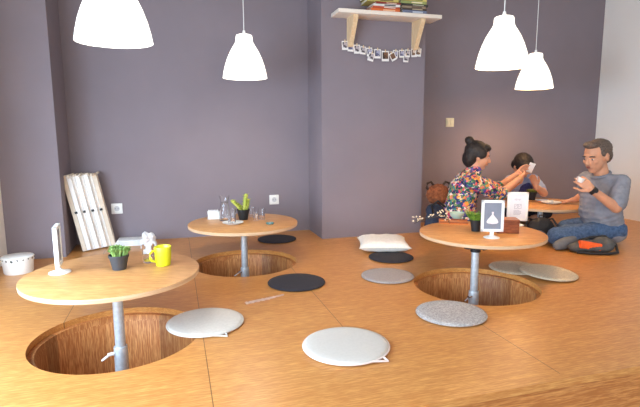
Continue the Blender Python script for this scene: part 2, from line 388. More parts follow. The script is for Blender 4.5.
# ------------------------------------------------------------------ wall sockets and switch
def wall_plate(label, name, cat, px, py, mat, sock=True):
    p = onwall(px, py, VB); t = thing(name, label, cat, (p.x, p.y, p.z), A)
    b = BM(); box(b, (0, -.006, 0), (.082, .012, .082), None, .004); obj('cover_plate', b, mat, t)
    if sock:
        b = BM(); mt = Matrix.Rotation(PI/2, 4, 'X')
        lathe(b, [(.0215, .0115), (.024, .0145), (.026, .0145), (.0275, .0115)], seg=32, mtx=mt, closed=True); obj('socket_ring', b, whitep, t)
        b = BM(); lathe(b, [(0, .0115), (.0205, .0115), (.0205, .0125), (0, .0125)], seg=32, mtx=mt)
        obj('socket_face', b, M('socket_recess', (200, 200, 204), .5), t)
        b = BM()
        for s in (-1, 1): rod(b, (s*.0095, -.0127, 0), (s*.0095, -.0132, 0), .0028)
        obj('contact_holes', b, blackm, t)
    else:
        b = BM(); box(b, (-.018, -.0145, 0), (.032, .006, .055), Matrix.Rotation(.06, 3, 'X'), .001); box(b, (.018, -.0145, 0), (.032, .006, .055), Matrix.Rotation(-.06, 3, 'X'), .001); obj('rocker', b, mat, t)
wall_plate('white wall socket low beside the leaning white boards', 'wall_socket', 'socket', 117, 208.5, whitep)
wall_plate('white wall socket low behind the glasses table', 'wall_socket', 'socket', 274, 199.5, whitep)
wall_plate('beige light switch on the dark wall above the woman', 'light_switch', 'switch', 449.5, 122.5, M('cream_plastic', (226, 214, 180), .4), False)

# ------------------------------------------------------------------ wall shelf, books, photo garland on the column
pine = wood('pale_pine', (232, 220, 206), (244, 234, 222), .5, scale=(3, 40, 40)); pine2 = wood('pine_bracket', (222, 190, 148), (238, 212, 174), .5, scale=(30, 30, 3))
sh = onwall(331, 17.5, V0); su, sz = sh.dot(UA), sh.z
se = onwall(430, 26.5, V0).dot(UA); SW, SD, ST = se-su, .185, .028
t = thing('wall_shelf', 'white wooden wall shelf on two brackets high on the column, holding books', 'shelf', W(su, V0, sz), A)
b = BM(); box(b, (SW/2, -SD/2, ST/2), (SW, SD, ST), None, .002); obj('shelf_board', b, pine, t)
for x in (.145, SW-.145):
    b = BM(); T = Matrix(((0, 0, 1, x-.018), (-1, 0, 0, 0), (0, 1, 0, 0), (0, 0, 0, 1)))
    prism(b, [(0, 0), (.155, 0), (.155, -.022), (.05, -.20), (.045, -.215), (0, -.215)], .036, T); br = obj('bracket', b, pine2, t, False)
    b = BM(); ell(b, (x+.019, -.05, -.09), (.002, .008, .011)); obj('knot', b, M('pine_knot', (70, 44, 28), .6), br)
def book(label, u, z, w, d, th, rgb, rz=0, spine=(235, 230, 220), v=None):
    v = V0-d/2-.012 if v is None else v
    t = thing('book', label, 'book', W(u, v, z), A+rz, 'books on the wall shelf')
    m = M('cover', rgb, .5, var=.05); b = BM()
    box(b, (0, 0, .0012), (w, d, .0024)); box(b, (0, 0, th-.0012), (w, d, .0024)); box(b, (0, -d/2+.0015, th/2), (w, .003, th)); obj('book_cover', b, m, t, False)
    b = BM(); box(b, (0, .002, th/2), (w-.008, d-.008, th-.005)); obj('page_block', b, M('paper', (232, 224, 204), .9), t, False)
    b = BM(); box(b, (w*.12, -d/2-.0006, th/2), (w*.42, .001, th*.45)); obj('spine_label', b, M('spine_band', spine, .6), t, False)
z0 = sz+ST
def ub(px): return onwall(px, 14, V0-.15).dot(UA)
ul, ur = ub(385), ub(414)
zz = z0
for (w, th, rgb, sp, du, rz, lb) in (
    (.235, .024, (226, 112, 52), (245, 190, 150), 0, .0, 'bright orange book, lowest of the left stack on the shelf'),
    (.225, .014, (204, 84, 50), (240, 225, 210), .004, .03, 'red orange thin book just above the lowest one of the left stack'),
    (.215, .018, (232, 228, 222), (60, 56, 54), .012, -.03, 'white book with dark spine letters in the left stack on the shelf'),
    (.205, .014, (150, 54, 44), (232, 200, 180), .02, .05, 'dark red thin book above the white one in the left stack'),
    (.25, .022, (196, 180, 100), (120, 100, 60), -.018, -.06, 'olive yellow book lying askew on the left stack'),
    (.24, .02, (118, 100, 56), (210, 190, 120), -.03, .1, 'brown book jutting out to the left near the top of the left stack'),
    (.23, .024, (206, 176, 84), (90, 70, 50), -.01, .0, 'mustard book topmost of the left stack')):
    book(lb, ul+du, zz, w, .15, th, rgb, rz, sp); zz += th+.0003
zz = z0
for (w, th, rgb, sp, du, rz, lb) in (
    (.205, .026, (112, 120, 146), (190, 196, 210), .0, 0, 'thick blue grey book, lowest of the right stack on the shelf'),
    (.21, .013, (78, 64, 58), (200, 180, 150), -.004, .02, 'dark brown thin book second in the right stack on the shelf'),
    (.20, .018, (148, 128, 106), (90, 70, 60), -.006, -.03, 'tan book third in the right stack on the shelf'),
    (.225, .014, (60, 58, 52), (190, 186, 160), .0, .02, 'black book in the middle of the right stack'),
    (.215, .02, (148, 158, 96), (230, 226, 190), -.008, -.02, 'moss green book in the right stack, above the black one'),
    (.21, .022, (214, 196, 112), (110, 120, 70), -.006, .03, 'pale yellow book, topmost of the right stack')):
    book(lb, ur+du, zz, w, .15, th, rgb, rz, sp); zz += th+.0003

# photo garland
ga, gb = onwall(345, 42, V0-.02), onwall(421, 49, V0-.02)
ga_u, ga_z, gb_u, gb_z = ga.dot(UA), ga.z, gb.dot(UA), gb.z
def sag(f): return (ga_u+(gb_u-ga_u)*f, ga_z+(gb_z-ga_z)*f-.05*4*f*(1-f)*.8)
b = BM(); tube(b, [W(sag(k/24)[0], V0-.012, sag(k/24)[1]) for k in range(25)], .0014, 6)
o = obj('garland_string', b, M('white_twine', (225, 220, 210), .9)); tag(o, 'thin white string strung under the shelf, holding small photos', 'string')
pic = [voro('photo_print_%d' % k, c, 45, .4, .02) for k, c in enumerate(([(90, 80, 86), (180, 170, 175), (60, 56, 66), (210, 205, 208)], [(86, 58, 40), (120, 84, 60), (54, 40, 34)], [(98, 98, 128), (168, 168, 190), (70, 66, 90)], [(128, 96, 72), (222, 206, 190), (84, 60, 48)]))]
frm = M('photo_card_white', (238, 234, 232), .5)
gl = [(.00, .052, 0, -.05, 0), (.075, .05, 0, .04, 2), (.15, .052, 2, -.04, 0), (.235, .046, 0, .06, 0), (.31, .05, 0, -.1, 2), (.345, .05, .035, .25, 0), (.42, .055, .0, .0, 2),
      (.52, .062, .008, -.03, 1), (.60, .05, .02, -.5, 1), (.66, .046, 0, .08, 2), (.74, .046, -.002, -.04, 2), (.82, .044, .0, .05, 0), (.80, .046, .036, .03, 0), (.905, .05, -.002, -.06, 3), (.97, .05, .0, .1, 3)]
places = ['at the left end of the string', 'second from the left end', 'third from the left end', 'fourth from the left, hanging level', 'fifth from the left, slightly turned', 'hanging lower and tilted, left of the middle', 'left of the large brown middle one',
          'with brown picture, largest, at the middle', 'turned steeply, just right of the brown middle one', 'right of the steeply turned one', 'third before the right group, pale blue', 'fourth from the right end', 'hanging below the row at right', 'second from the right end', 'at the right end of the string']
for k, (f, s, dz, rt, pm) in enumerate(gl):
    s *= 1.15
    u, z = sag(f); dz = dz if dz < 1 else 0
    t = thing('instant_photo', 'small white bordered photo '+places[k], 'photo', W(u, V0-.016-.0018*(k % 3), z-dz+.008), A, 'small photos hanging under the shelf')
    R = Matrix.Rotation(rt, 3, 'Y')
    b = BM(); box(b, R @ Vector((0, 0, -s*.55)), (s*.86, .0008, s*1.12), R); obj('photo_card', b, frm, t, False)
    b = BM(); box(b, R @ Vector((0, -.0007, -s*.49)), (s*.66, .0008, s*.72), R); obj('picture', b, pic[pm], t, False)
    b = BM(); box(b, R @ Vector((0, -.002, 0)), (.006, .007, .02), R); obj('clip', b, pine2, t, False)

# ------------------------------------------------------------------ leaning white folded panels
pan_l = ['leftmost of the leaning white boards, with beige edge', 'second leaning white board from the left', 'third leaning white board from the left', 'rightmost of the leaning white boards, with beige side']
pw = M('white_lacquer', (240, 238, 236), .45, var=.02); pb = M('beige_cloth_edge', (222, 208, 190), .8)
for k in range(4):
    bt = G(88+8.0*k, 250.5-1.6*k, 0); w, d, h = .060, .070, .555
    t = thing('folded_board', pan_l[k], 'board', bt, A, 'white boards leaning in the recess')
    ln = Matrix.Rotation(-.185, 3, 'Y')       # leaning left
    def L(x, y, z): return ln @ Vector((x, y, z))
    b = BM(); box(b, L(-.015, 0, h/2), (.029, d, h), ln, .003); obj('front_leaf', b, pb if k == 0 else pw, t, False)
    b = BM(); box(b, L(.015, 0, h/2), (.029, d, h), ln, .003); obj('rear_leaf', b, pb if k == 3 else pw, t, False)
    b = BM(); box(b, L(0, -d/2-.002, h*.52), (.018, .012, .016), ln, .002); obj('clasp', b, blackm, t, False)
    b = BM(); rnd = random.Random(k)
    for q in range(6): box(b, L(-.03+.012*q, rnd.uniform(-.06, .06), h+.002), (.012, .08, rnd.uniform(.006, .022)), ln, .001)
    obj('torn_top_edge', b, pb, t, False)
    b = BM(); box(b, L(0, -d/2+.02, .006), (.05, .03, .012), ln); obj('foot', b, blackm, t, False)
    t.location.z = .007
    if k == 0: t.location.z = .007

# ------------------------------------------------------------------ things on the floor at left
c = G(132, 244, 0); t = thing('folded_cloth', 'white folded cloth on the floor beside the leaning white boards', 'cloth', (c.x, c.y, 0), A-.1)
b = BM()
for q in range(3): box(b, (.004*q, -.003*q, .008+.0145*q), (.24-.012*q, .16-.01*q, .014), Matrix.Rotation(.03*q, 3, 'Z'), .005)
obj('cloth_layers', b, M('white_cloth', (232, 234, 236), .9, bump=.6, bscale=60), t)
c = G(149, 247.5, 0); t = thing('crumpled_bag', 'crumpled white paper bag standing behind the yellow mug table', 'bag', (c.x, c.y, 0), .3)
b = BM(); r0 = random.Random(3)
for q in range(16): ell(b, (r0.uniform(-.045, .045), r0.uniform(-.03, .03), .02+.085*r0.random()), (.03, .022, .026), Quaternion((r0.random(), r0.random(), r0.random(), 1)).normalized().to_matrix(), 10)
box(b, (0, 0, .02), (.11, .08, .036))
remesh('crumpled_paper', b, M('white_paper', (240, 238, 238), .8, rgb2=(228, 226, 230)), t, .005, 1, .4, (.012, .02))
# patterned round box at left
c = G(19, 272, 0); t = thing('round_box', 'white round box with dark pattern near its rim, at the left edge', 'box', (c.x, c.y, 0))
b = BM(); lathe(b, [(0, 0), (.078, 0), (.082, .01), (.086, .075), (.083, .075), (.079, .012), (0, .012)], seg=48); obj('box_body', b, whitep, t)
b = BM(); lathe(b, [(0, .078), (.084, .078), (.090, .076), (.091, .102), (.086, .106), (0, .108)], seg=48, closed=False); lid = obj('box_lid', b, whitep, t)
b = BM(); r0 = random.Random(5)
for q in range(18):
    a = 2*PI*q/18; h = r0.uniform(.006, .013); box(b, (.0905*math.cos(a), .0905*math.sin(a), .09+r0.uniform(-.003, .003)), (.002, r0.uniform(.006, .014), h), Matrix.Rotation(a, 3, 'Z') @ Matrix.Rotation(r0.uniform(-.6, .6), 3, 'X'))
obj('rim_pattern', b, M('dark_green_ink', (54, 66, 66), .6), lid, False)
# paper strip on the deck
c = G(265, 299.5, 0); p0, p1 = G(246, 303.5, 0), G(285, 295, 0); d = (p1-p0); an = math.atan2(d.y, d.x)
t = thing('paper_strip', 'crumpled pinkish paper strip on the deck in front of the black cushion', 'paper', (c.x, c.y, 0), an)
b = BM(); L_ = d.length; n = 22; vs = []
for i in range(n+1):
    f = i/n; w = (.018 if f < .55 else .018*(1-(f-.55)/.5))*(.75+.25*math.sin(i*2.1)); x = (f-.5)*L_; z = .004+.004*abs(math.sin(i*1.7))
    vs.append([b.verts.new((x, -w, .001)), b.verts.new((x, -w*.3, z+.002)), b.verts.new((x, w*.5, z)), b.verts.new((x, w, .001))])
for i in range(n):
    for k in range(3): b.faces.new((vs[i][k], vs[i+1][k], vs[i+1][k+1], vs[i][k+1]))
ex = bmesh.ops.solidify(b, geom=b.faces[:], thickness=.0008)
obj('paper', b, M('pinkish_paper', (232, 206, 192), .7), t, False)

# ------------------------------------------------------------------ potted plants, frames, mug, glasses
soil = M('soil', (70, 52, 40), .95, var=.3, scale=200, bump=.8)
potm = M('dark_grey_pot', (62, 62, 66), .55); potk = M('black_pot', (34, 36, 40), .5)
def pot(t, r, h, m):
    b = BM(); lathe(b, [(0, 0), (r*.68, 0), (r*.95, h*.84), (r, h*.84), (r*1.02, h*.86), (r*1.02, h), (r*.92, h), (r*.88, h*.8), (0, h*.8)], seg=40); obj('pot', b, m, t)
    b = BM(); lathe(b, [(0, h*.88), (r*.9, h*.84)], seg=32); lathe(b, [(0, h*.80), (r*.9, h*.80)], seg=32); obj('soil', b, soil, t)
def leaf(b, base, d, L, w, up=.3, n=6):
    d = Vector(d).normalized(); s = d.cross(Vector((0, 0, 1)))
    if s.length < .1: s = Vector((1, 0, 0))
    s.normalize(); nn = s.cross(d); pa = []
    for i in range(n+1):
        f = i/n; ww = w*math.sin(PI*min(1, .12+.88*f))**.8*(1 if f < 1 else 0)+.0003; c = Vector(base)+d*L*f+Vector((0, 0, 1))*(-up*L*f*f)
        pa.append([b.verts.new(c-s*ww+nn*ww*.25), b.verts.new(c-nn*w*.18), b.verts.new(c+s*ww+nn*ww*.25), b.verts.new(c+nn*w*.12)])
    for i in range(n):
        for k in range(4): b.faces.new((pa[i][k], pa[i+1][k], pa[i+1][(k+1) % 4], pa[i][(k+1) % 4]))
    b.faces.new(pa[0]); b.faces.new(pa[-1])
def succulent(label, px, py, z, r, h, m, green, kind, n=20, seed=0, tall=.05):
    c = G(px, py, z); t = thing('potted_plant', label, 'plant', (c.x, c.y, z), 0, 'small potted plants on the tables'); pot(t, r, h, m)
    rr = random.Random(seed); b = BM()
    for k in range(n):
        a = rr.uniform(0, 2*PI); q = math.sqrt(rr.random())*r*.75; base = Vector((q*math.cos(a), q*math.sin(a), h*.85))
        if kind == 'fat': 
            tp = base+Vector((math.cos(a)*.016*rr.random(), math.sin(a)*.016*rr.random(), tall*rr.uniform(.35, .8))); cap(b, base, tp, .005, .0075, 10)
            for j in range(6): leaf(b, tp-Vector((0, 0, .008)), (math.cos(j*1.05+a), math.sin(j*1.05+a), .8), .022, .006, .0, 4)
        elif kind == 'grass': leaf(b, base, (math.cos(a)*.75, math.sin(a)*.75, 1.1), tall*rr.uniform(.6, 1.1), .003, .12)
    obj('leaves', b, green, t); return t
gr1 = M('succulent_green', (86, 128, 62), .5, scale=60, rgb2=(150, 182, 104)); gr2 = M('leaf_green', (70, 120, 40), .5, scale=80, rgb2=(120, 168, 60)); gr3 = M('yellow_green_leaf', (150, 168, 56), .5, scale=60, rgb2=(206, 206, 96)); gr4 = M('olive_moss', (92, 104, 40), .6, scale=90, rgb2=(140, 146, 64))
succulent('succulent in a dark grey pot on the left table beside the yellow mug', 119.5, 269, TZ, .044, .068, potm, gr1, 'fat', 22, 1, .062)
succulent('bushy green plant in a black pot beside the picture frames', 475.5, 231, TZ, .036, .072, potk, gr2, 'grass', 150, 2, .088)
succulent('mossy olive plant in a black pot on the table of the three people', 531.5, 200, TZ, .042, .075, potk, gr4, 'grass', 120, 3, .045)
# cactus like plant with two upright arms on the glasses table
c = G(243.5, 219.5, TZ); t = thing('potted_plant', 'yellow green plant with tall fleshy arms in a black pot among the glasses', 'plant', (c.x, c.y, TZ), 0, 'small potted plants on the tables')
pot(t, .045, .075, potk); b = BM()
for pts, r in (([(.008, 0, .06), (.014, 0, .12), (.022, .0, .175)], .013), ([(-.01, 0, .06), (-.04, -.005, .10), (-.075, -.01, .135)], .0105), ([(.018, 0, .06), (.03, .01, .10), (.034, .01, .14)], .010), ([(-.012, .012, .06), (-.03, .015, .09), (-.055, .02, .105)], .010)):
    chain(b, pts, [r]*3)
    for q in range(len(pts)-1):
        for k in range(22):
            f = k/22; base = Vector(pts[q]).lerp(Vector(pts[q+1]), f); a = k*2.4; d = Vector((math.cos(a), math.sin(a), .6)); leaf(b, base+d*r*.6, d, .018, .006, .0, 3)
obj('fleshy_arms', b, gr3, t)

def mk_frame_stand(label, px, py, z, w, h, rz, image, lift=.03, tilt=0):
    c = G(px, py, z); t = thing('picture_frame', label, 'picture frame', (c.x, c.y, z), rz, 'white picture frames standing on tables')
    b = BM(); lathe(b, [(0, 0), (.046, 0), (.046, .003), (.03, .008), (.012, .014), (.009, .02), (0, .02)], seg=40)
    box(b, (0, 0, lift*.5+.008), (.022, .012, lift+.004), None, .002); obj('stand_base', b, whitep, t)
    fw = .016; zc = lift+h/2; b = BM()
    for s in (-1, 1): box(b, (s*(w/2-fw/2), 0, zc), (fw, .018, h), None, .002); box(b, (0, 0, zc+s*(h/2-fw/2)), (w, .018, fw), None, .002)
    obj('frame_border', b, whitep, t)
    for s in (-1, 1):
        b = BM(); box(b, (0, s*.0035, zc), (w-2*fw+.004, .002, h-2*fw+.004)); pl = obj('print', b, image[0], t, False)
        if s == -1 and image[1]: image[1](pl, zc, w-2*fw, h-2*fw)
    return t
def dress(par, zc, w, h):
    b = BM(); T = Matrix(((1, 0, 0, 0), (0, 0, -1, -.0047), (0, 1, 0, zc-h*.12), (0, 0, 0, 1)))
    prism(b, [(-.034, -.018), (-.026, -.026), (.0, -.029), (.026, -.026), (.034, -.018), (.026, .0), (.010, .018), (.004, .027), (.006, .042), (.003, .044), (0, .04), (-.003, .044), (-.006, .042), (-.004, .027), (-.012, .016), (-.027, -.002)], .0008, T)
    obj('dress_picture', b, M('white_print', (238, 226, 226), .6), par, False, 'white ball gown picture')
def sketch(par, zc, w, h):
    b = BM()
    def ln(x0, z0, x1, z1): tube(b, [(x0, -.005, zc+z0), (x1, -.005, zc+z1)], .0008, 4)
    r0 = random.Random(9)
    for k in range(7): ln(-.022+.006*k, .045+r0.uniform(-.004, .004), -.018+.006*k, .052+r0.uniform(-.004, .004))
    for x in (-.02, .004):
        ln(x, -.012, x+.018, -.012); ln(x, .016, x+.018, .016); ln(x, -.012, x, .016); ln(x+.018, -.012, x+.018, .016); ln(x+.004, 0, x+.014, .01)
    for k in range(5): ln(-.026, -.024-.007*k, .026-r0.random()*.02, -.024-.007*k)
    obj('ink_drawing', b, M('grey_ink', (120, 124, 150), .7), par, False, 'thin grey line drawing')
imgg = M('blue_grey_print', (132, 136, 150), .5, var=.08, scale=20); imgw = M('white_card', (234, 234, 240), .5, var=.02)
mk_frame_stand('white picture frame with a white gown on blue grey, on a round foot', 491.5, 237.5, TZ, .128, .186, -.12, (imgg, dress), .036)
mk_frame_stand('white picture frame with a thin line drawing, behind the wooden box', 516.5, 225, TZ, .132, .192, -.10, (imgw, sketch), .028)
mk_frame_stand('white picture frame seen edge-on at the left end of the yellow mug table', 60, 272.5, TZ, .125, .185, math.radians(111), (imgg, None), .032)

# yellow mug
c = G(163.5, 265, TZ); t = thing('yellow_mug', 'bright yellow green mug on the left table', 'mug', (c.x, c.y, TZ), math.radians(222))
ym = M('lime_yellow_glaze', (222, 222, 40), .25, var=.03); b = BM()
lathe(b, [(0, 0), (.030, 0), (.033, .003), (.037, .04), (.0395, .088), (.0385, .091), (.0365, .088), (.034, .04), (.030, .008), (0, .007)], seg=48); obj('mug_body', b, ym, t)
b = BM(); tube(b, [(.036, 0, .072), (.05, 0, .076), (.062, 0, .066), (.064, 0, .048), (.056, 0, .030), (.035, 0, .022)], .0052, 10); obj('handle', b, ym, t)
b = BM(); lathe(b, [(0, .066), (.0355, .066), (.0353, .068), (0, .068)], seg=40); obj('drink', b, M('milky_tea', (214, 190, 150), .3), t)
# glass material
def glassm(name, tint=(1, 1, 1)):
    mt, nt, bb = newmat(name); L = nt.links.new
    bb.inputs['Base Color'].default_value = (*tint, 1); bb.inputs['Roughness'].default_value = .02; bb.inputs['Transmission Weight'].default_value = 1; bb.inputs['IOR'].default_value = 1.33
    return mt
glass = glassm('clear_glass'); glass_t = glassm('blue_green_glass', (.55, .85, .82)); tea = M('tea_residue', (196, 176, 60), .2)
def tumbler(label, px, py, r, h, z=TZ, liquid=None, saucer=False, name='drinking_glass'):
    c = G(px, py, z); t = thing(name, label, 'glass', (c.x, c.y, z), 0, 'drinking glasses on the tables')
    b = BM(); lathe(b, [(0, 0), (r*.8, 0), (r*.84, .003), (r, h), (r*.93, h), (r*.76, .008), (0, .007)], seg=36); obj('glass_wall', b, glass, t)
    if liquid: b = BM(); lathe(b, [(0, .0072), (r*.73, .0082), (r*.76, .016), (0, .016)], seg=30); obj('drink', b, liquid, t)
    return t
tumbler('small clear glass with a yellow rest of tea, beside the yellow mug', 149, 262, .030, .085, liquid=tea)
sauc = G(233, 224, TZ); t = thing('saucer', 'white saucer under a glass on the glasses table', 'saucer', (sauc.x, sauc.y, TZ))
b = BM(); lathe(b, [(0, 0), (.04, 0), (.045, .003), (.072, .012), (.073, .0135), (.044, .0065), (0, .005)], seg=48); obj('saucer_dish', b, whitep, t)
tumbler('clear glass standing on the white saucer', 232, 223.2, .030, .10, z=TZ+.0066)
tumbler('short clear glass right of the black pot, nearest it', 256, 220.5, .023, .062)
tumbler('clear glass right of the black pot, at the end of the row', 261.8, 219.2, .026, .075)
tumbler('empty glass half hidden behind the black pot, on the far side of the table', 252, 216.5, .024, .07)
# carafe
c = G(225, 220.5, TZ); t = thing('glass_carafe', 'tall clear glass carafe with a flared lip on the glasses table', 'carafe', (c.x, c.y, TZ))
o_ = [(0, 0), (.036, 0), (.040, .01), (.040, .06), (.028, .11), (.024, .13), (.032, .165), (.036, .175)]
b = BM(); lathe(b, o_+[(r-.0025, max(.006, z)) for r, z in reversed(o_[1:])]+[(0, .006)], seg=40); obj('carafe_wall', b, glass, t)
b = BM(); tube(b, [(.026*math.cos(2*PI*k/24), .026*math.sin(2*PI*k/24), .128) for k in range(24)], .002, 6, True); obj('neck_ring', b, chrome, t)
# napkin box
c = G(213.5, 218.5, TZ); t = thing('napkin_holder', 'white square napkin holder at the left of the glasses table', 'napkin holder', (c.x, c.y, TZ), .25)
b = BM(); w, h = .075, .05
box(b, (0, 0, .002), (w+.01, w, .004))
for s in (-1, 1): box(b, (s*w/2, 0, h/2), (.004, w, h), Matrix.Rotation(s*.12, 3, 'Y')); box(b, (0, s*(w/2-.002), h/2), (w, .004, h))
obj('holder_tray', b, whitep, t, False)
b = BM()
for q in range(7): box(b, (-.027+.009*q, 0, .034), (.0075, w-.014, .054), Matrix.Rotation(.05*(q-3), 3, 'Y'), .002)
obj('napkins', b, M('white_tissue', (244, 244, 246), .95), t)
# little blue green dish with keys at the right of table 2
c = G(270, 224, TZ); t = thing('glass_coaster', 'small blue green glass dish on the right of the glasses table', 'dish', (c.x, c.y, TZ))
b = BM(); lathe(b, [(0, 0), (.022, 0), (.03, .008), (.028, .009), (.021, .003), (0, .003)], seg=32); obj('dish', b, M('teal_glaze', (80, 140, 146), .2), t)
b = BM(); tube(b, [(.012*math.cos(a), .012*math.sin(a), .006+.001*math.sin(3*a)) for a in [2*PI*k/16 for k in range(16)]], .002, 6, True); obj('ring', b, chrome, t)

# ---- table 3
c = G(507, 232.5, TZ); t = thing('wooden_box', 'reddish brown wooden box between the two picture frames', 'box', (c.x, c.y+.02, TZ), -.12)
wb = wood('red_brown_wood', (128, 62, 30), (170, 92, 48), .4, scale=(4, 30, 30)); b = BM(); w, d, h = .13, .10, .078
box(b, (0, 0, .004), (w, d, .008))
for s in (-1, 1): box(b, (s*(w/2-.004), 0, h/2), (.008, d, h), None, .001); box(b, (0, s*(d/2-.004), h/2), (w, .008, h), None, .001)
obj('box_sides', b, wb, t, False)
b = BM(); box(b, (0, 0, h+.003), (w+.004, d+.004, .008), None, .002); obj('lid', b, wood('brown_lid', (150, 84, 48), (186, 116, 70), .4), t, False)
p_ = [G(440, 218.5, TZ), G(470, 219.5, TZ), G(467, 227.5, TZ), G(436, 225.5, TZ)]; cc = sum(p_, Vector())/4; ang = math.atan2((p_[1]-p_[0]).y, (p_[1]-p_[0]).x)
t = thing('wooden_tray', 'flat orange wooden tray on the left side of the frame table', 'tray', (cc.x, cc.y, TZ), ang)
b = BM(); box(b, (0, 0, .004), (.19, .13, .008), None, .001); obj('tray_board', b, wood('orange_wood', (196, 112, 50), (222, 146, 78), .35), t, False)
for s in (-1, 1): b = BM(); box(b, (0, s*.059, .011), (.19, .008, .008), None, .001); obj('tray_rim', b, wb, t, False)
c = G(457, 218.5, TZ+.008); t = thing('celadon_bowl', 'pale green bowl on the wooden tray next to the woman', 'bowl', (c.x, c.y+.005, TZ+.008))
b = BM(); lathe(b, [(0, 0), (.028, 0), (.03, .004), (.046, .02), (.051, .042), (.049, .043), (.043, .022), (.026, .007), (0, .006)], seg=40); obj('bowl_body', b, M('pale_green_glaze', (178, 206, 190), .35, var=.03), t)
# dried flower sprig hanging over table 3's left rim
ctr = Vector((.9988, 2.9706, 0)); t = thing('flower_sprig', 'sprig of tiny white flowers lying along the left rim of the frame table', 'flowers', (ctr.x-.30, ctr.y+.12, TZ)); base = Vector(t.location)
pts = [G(450, 224, TZ+.004), P(447, 216.5, 3.06), P(441, 215.5, 3.04), P(433, 217.5, 3.02), P(425, 219, 3.0), P(419, 221, 2.98), P(414.5, 223.5, 2.96)]
b = BM(); tube(b, [p-base for p in pts], .0016, 6); rr = random.Random(4); tips = []
for k in range(26):
    f = rr.random()*(len(pts)-1); i = int(f); p = pts[i].lerp(pts[i+1], f-i)-base; q = p+Vector((rr.uniform(-.03, .02), rr.uniform(-.02, .025), rr.uniform(.0, .035))); tube(b, [p, p.lerp(q, .5)+Vector((0, 0, .003)), q], .0008, 5); tips.append(q)
obj('stems', b, M('dry_stem', (74, 66, 48), .8), t)
b = BM()
for q in tips:
    for j in range(3): ell(b, q+Vector([rr.uniform(-.005, .005) for _ in range(3)]), (.0042, .0042, .0034), None, 8)
o = obj('blossoms', b, M('white_petals', (240, 226, 198), .8), t); o['kind'] = 'stuff'
# ---- table 4
c = G(551, 203.5, TZ); t = thing('white_plate', 'white plate with a small cake piece before the man', 'plate', (c.x, c.y, TZ))
b = BM(); lathe(b, [(0, 0), (.045, 0), (.05, .003), (.082, .013), (.083, .015), (.05, .007), (0, .006)], seg=48); obj('plate_dish', b, whitep, t)
b = BM(); box(b, (0, 0, .018), (.045, .022, .022), Matrix.Rotation(.5, 3, 'Z'), .004); obj('cake_piece', b, M('cream_cake', (226, 222, 214), .8), t)
c = G(541, 200, TZ); t = thing('paper_napkin', 'white folded napkin between the black pot and the plate', 'napkin', (c.x, c.y, TZ), .2)
b = BM(); box(b, (0, 0, .0015), (.11, .09, .003), None, .001); box(b, (.006, .004, .004), (.10, .08, .002), Matrix.Rotation(.08, 3, 'Z'), .0008); obj('napkin_fold', b, M('white_tissue_b', (240, 238, 240), .95), t)

# ------------------------------------------------------------------ people
def Q(px, Y, z):
    dep = Y*_cp+(H-z)*_sp; return Vector(((px-320)*dep/F, Y, z))
skin_m = M('skin', (206, 150, 118), .55, var=.05, scale=25); skin_w = M('skin_light', (214, 156, 124), .5, var=.05, scale=25)
hair_k = M('black_hair', (22, 18, 17), .6, scale=120, rgb2=(40, 29, 25), bump=.5, bscale=220); hair_g = M('greying_hair', (62, 50, 44), .6, scale=140, rgb2=(124, 106, 94), bump=.8, bscale=260)
eye_m = M('eye_dark', (24, 18, 16), .2); eye_wm = M('eye_white', (226, 220, 214), .3); lip_m = M('lips', (152, 86, 74), .6)
jean = M('blue_denim', (52, 78, 116), .85, scale=60, rgb2=(84, 112, 150), bump=.5, bscale=260)
shirt_g = M('grey_blue_shirt', (126, 130, 142), .85, scale=14, rgb2=(150, 152, 162), bump=.4, bscale=300)
shirt_b = M('pale_blue_shirt', (150, 166, 202), .85, var=.05, scale=30); navy = M('navy_cloth', (44, 46, 92), .85, scale=40, rgb2=(70, 70, 130))
floral = voro('floral_print', [(38, 48, 110), (226, 120, 120), (40, 96, 72), (236, 200, 150), (90, 70, 150), (210, 70, 90), (60, 140, 130), (240, 220, 215), (30, 40, 70), (226, 150, 60), (40, 50, 90), (120, 150, 90)], 52, .8, .05)
dark_tr = M('dark_trousers', (36, 36, 46), .9, var=.1)
def frame_of(f, tilt=0):
    f = Vector(f).normalized(); l = Vector((0, 0, 1)).cross(f).normalized(); u = f.cross(l).normalized(); return f, l, u
def rotm(f, l, u): return Matrix((f, l, u)).transposed()
def add_head(bs, c, f, l, u, s=1.0, jaw=1.0):
    c = Vector(c); R = rotm(f, l, u)
    def p(a, b, d): return c+f*(a*s)+l*(b*s)+u*(d*s)
    ell(bs, p(-.012, 0, .022), (.094*s, .076*s, .090*s), R); ell(bs, p(.028, 0, -.03), (.062*s, .062*s*jaw, .078*s), R)
    ell(bs, p(.05, 0, -.088), (.030*s, .030*s*jaw, .022*s), R)
    ell(bs, p(.074, 0, .022), (.014*s, .045*s, .012*s), R)                      # brow
    cap(bs, p(.082, 0, .012), p(.103, 0, -.028), .008*s, .0125*s, 12)            # nose
    for q in (-1, 1):
        ell(bs, p(.092, q*.011, -.032), (.010*s, .008*s, .007*s), R)
        ell(bs, p(.060, q*.038, -.022), (.024*s, .02*s, .02*s), R)               # cheeks
        ell(bs, p(-.006, q*.077, -.008), (.017*s, .008*s, .030*s), R)            # ears
    ell(bs, p(.084, 0, -.056), (.011*s, .022*s, .011*s), R)                      # mouth mound
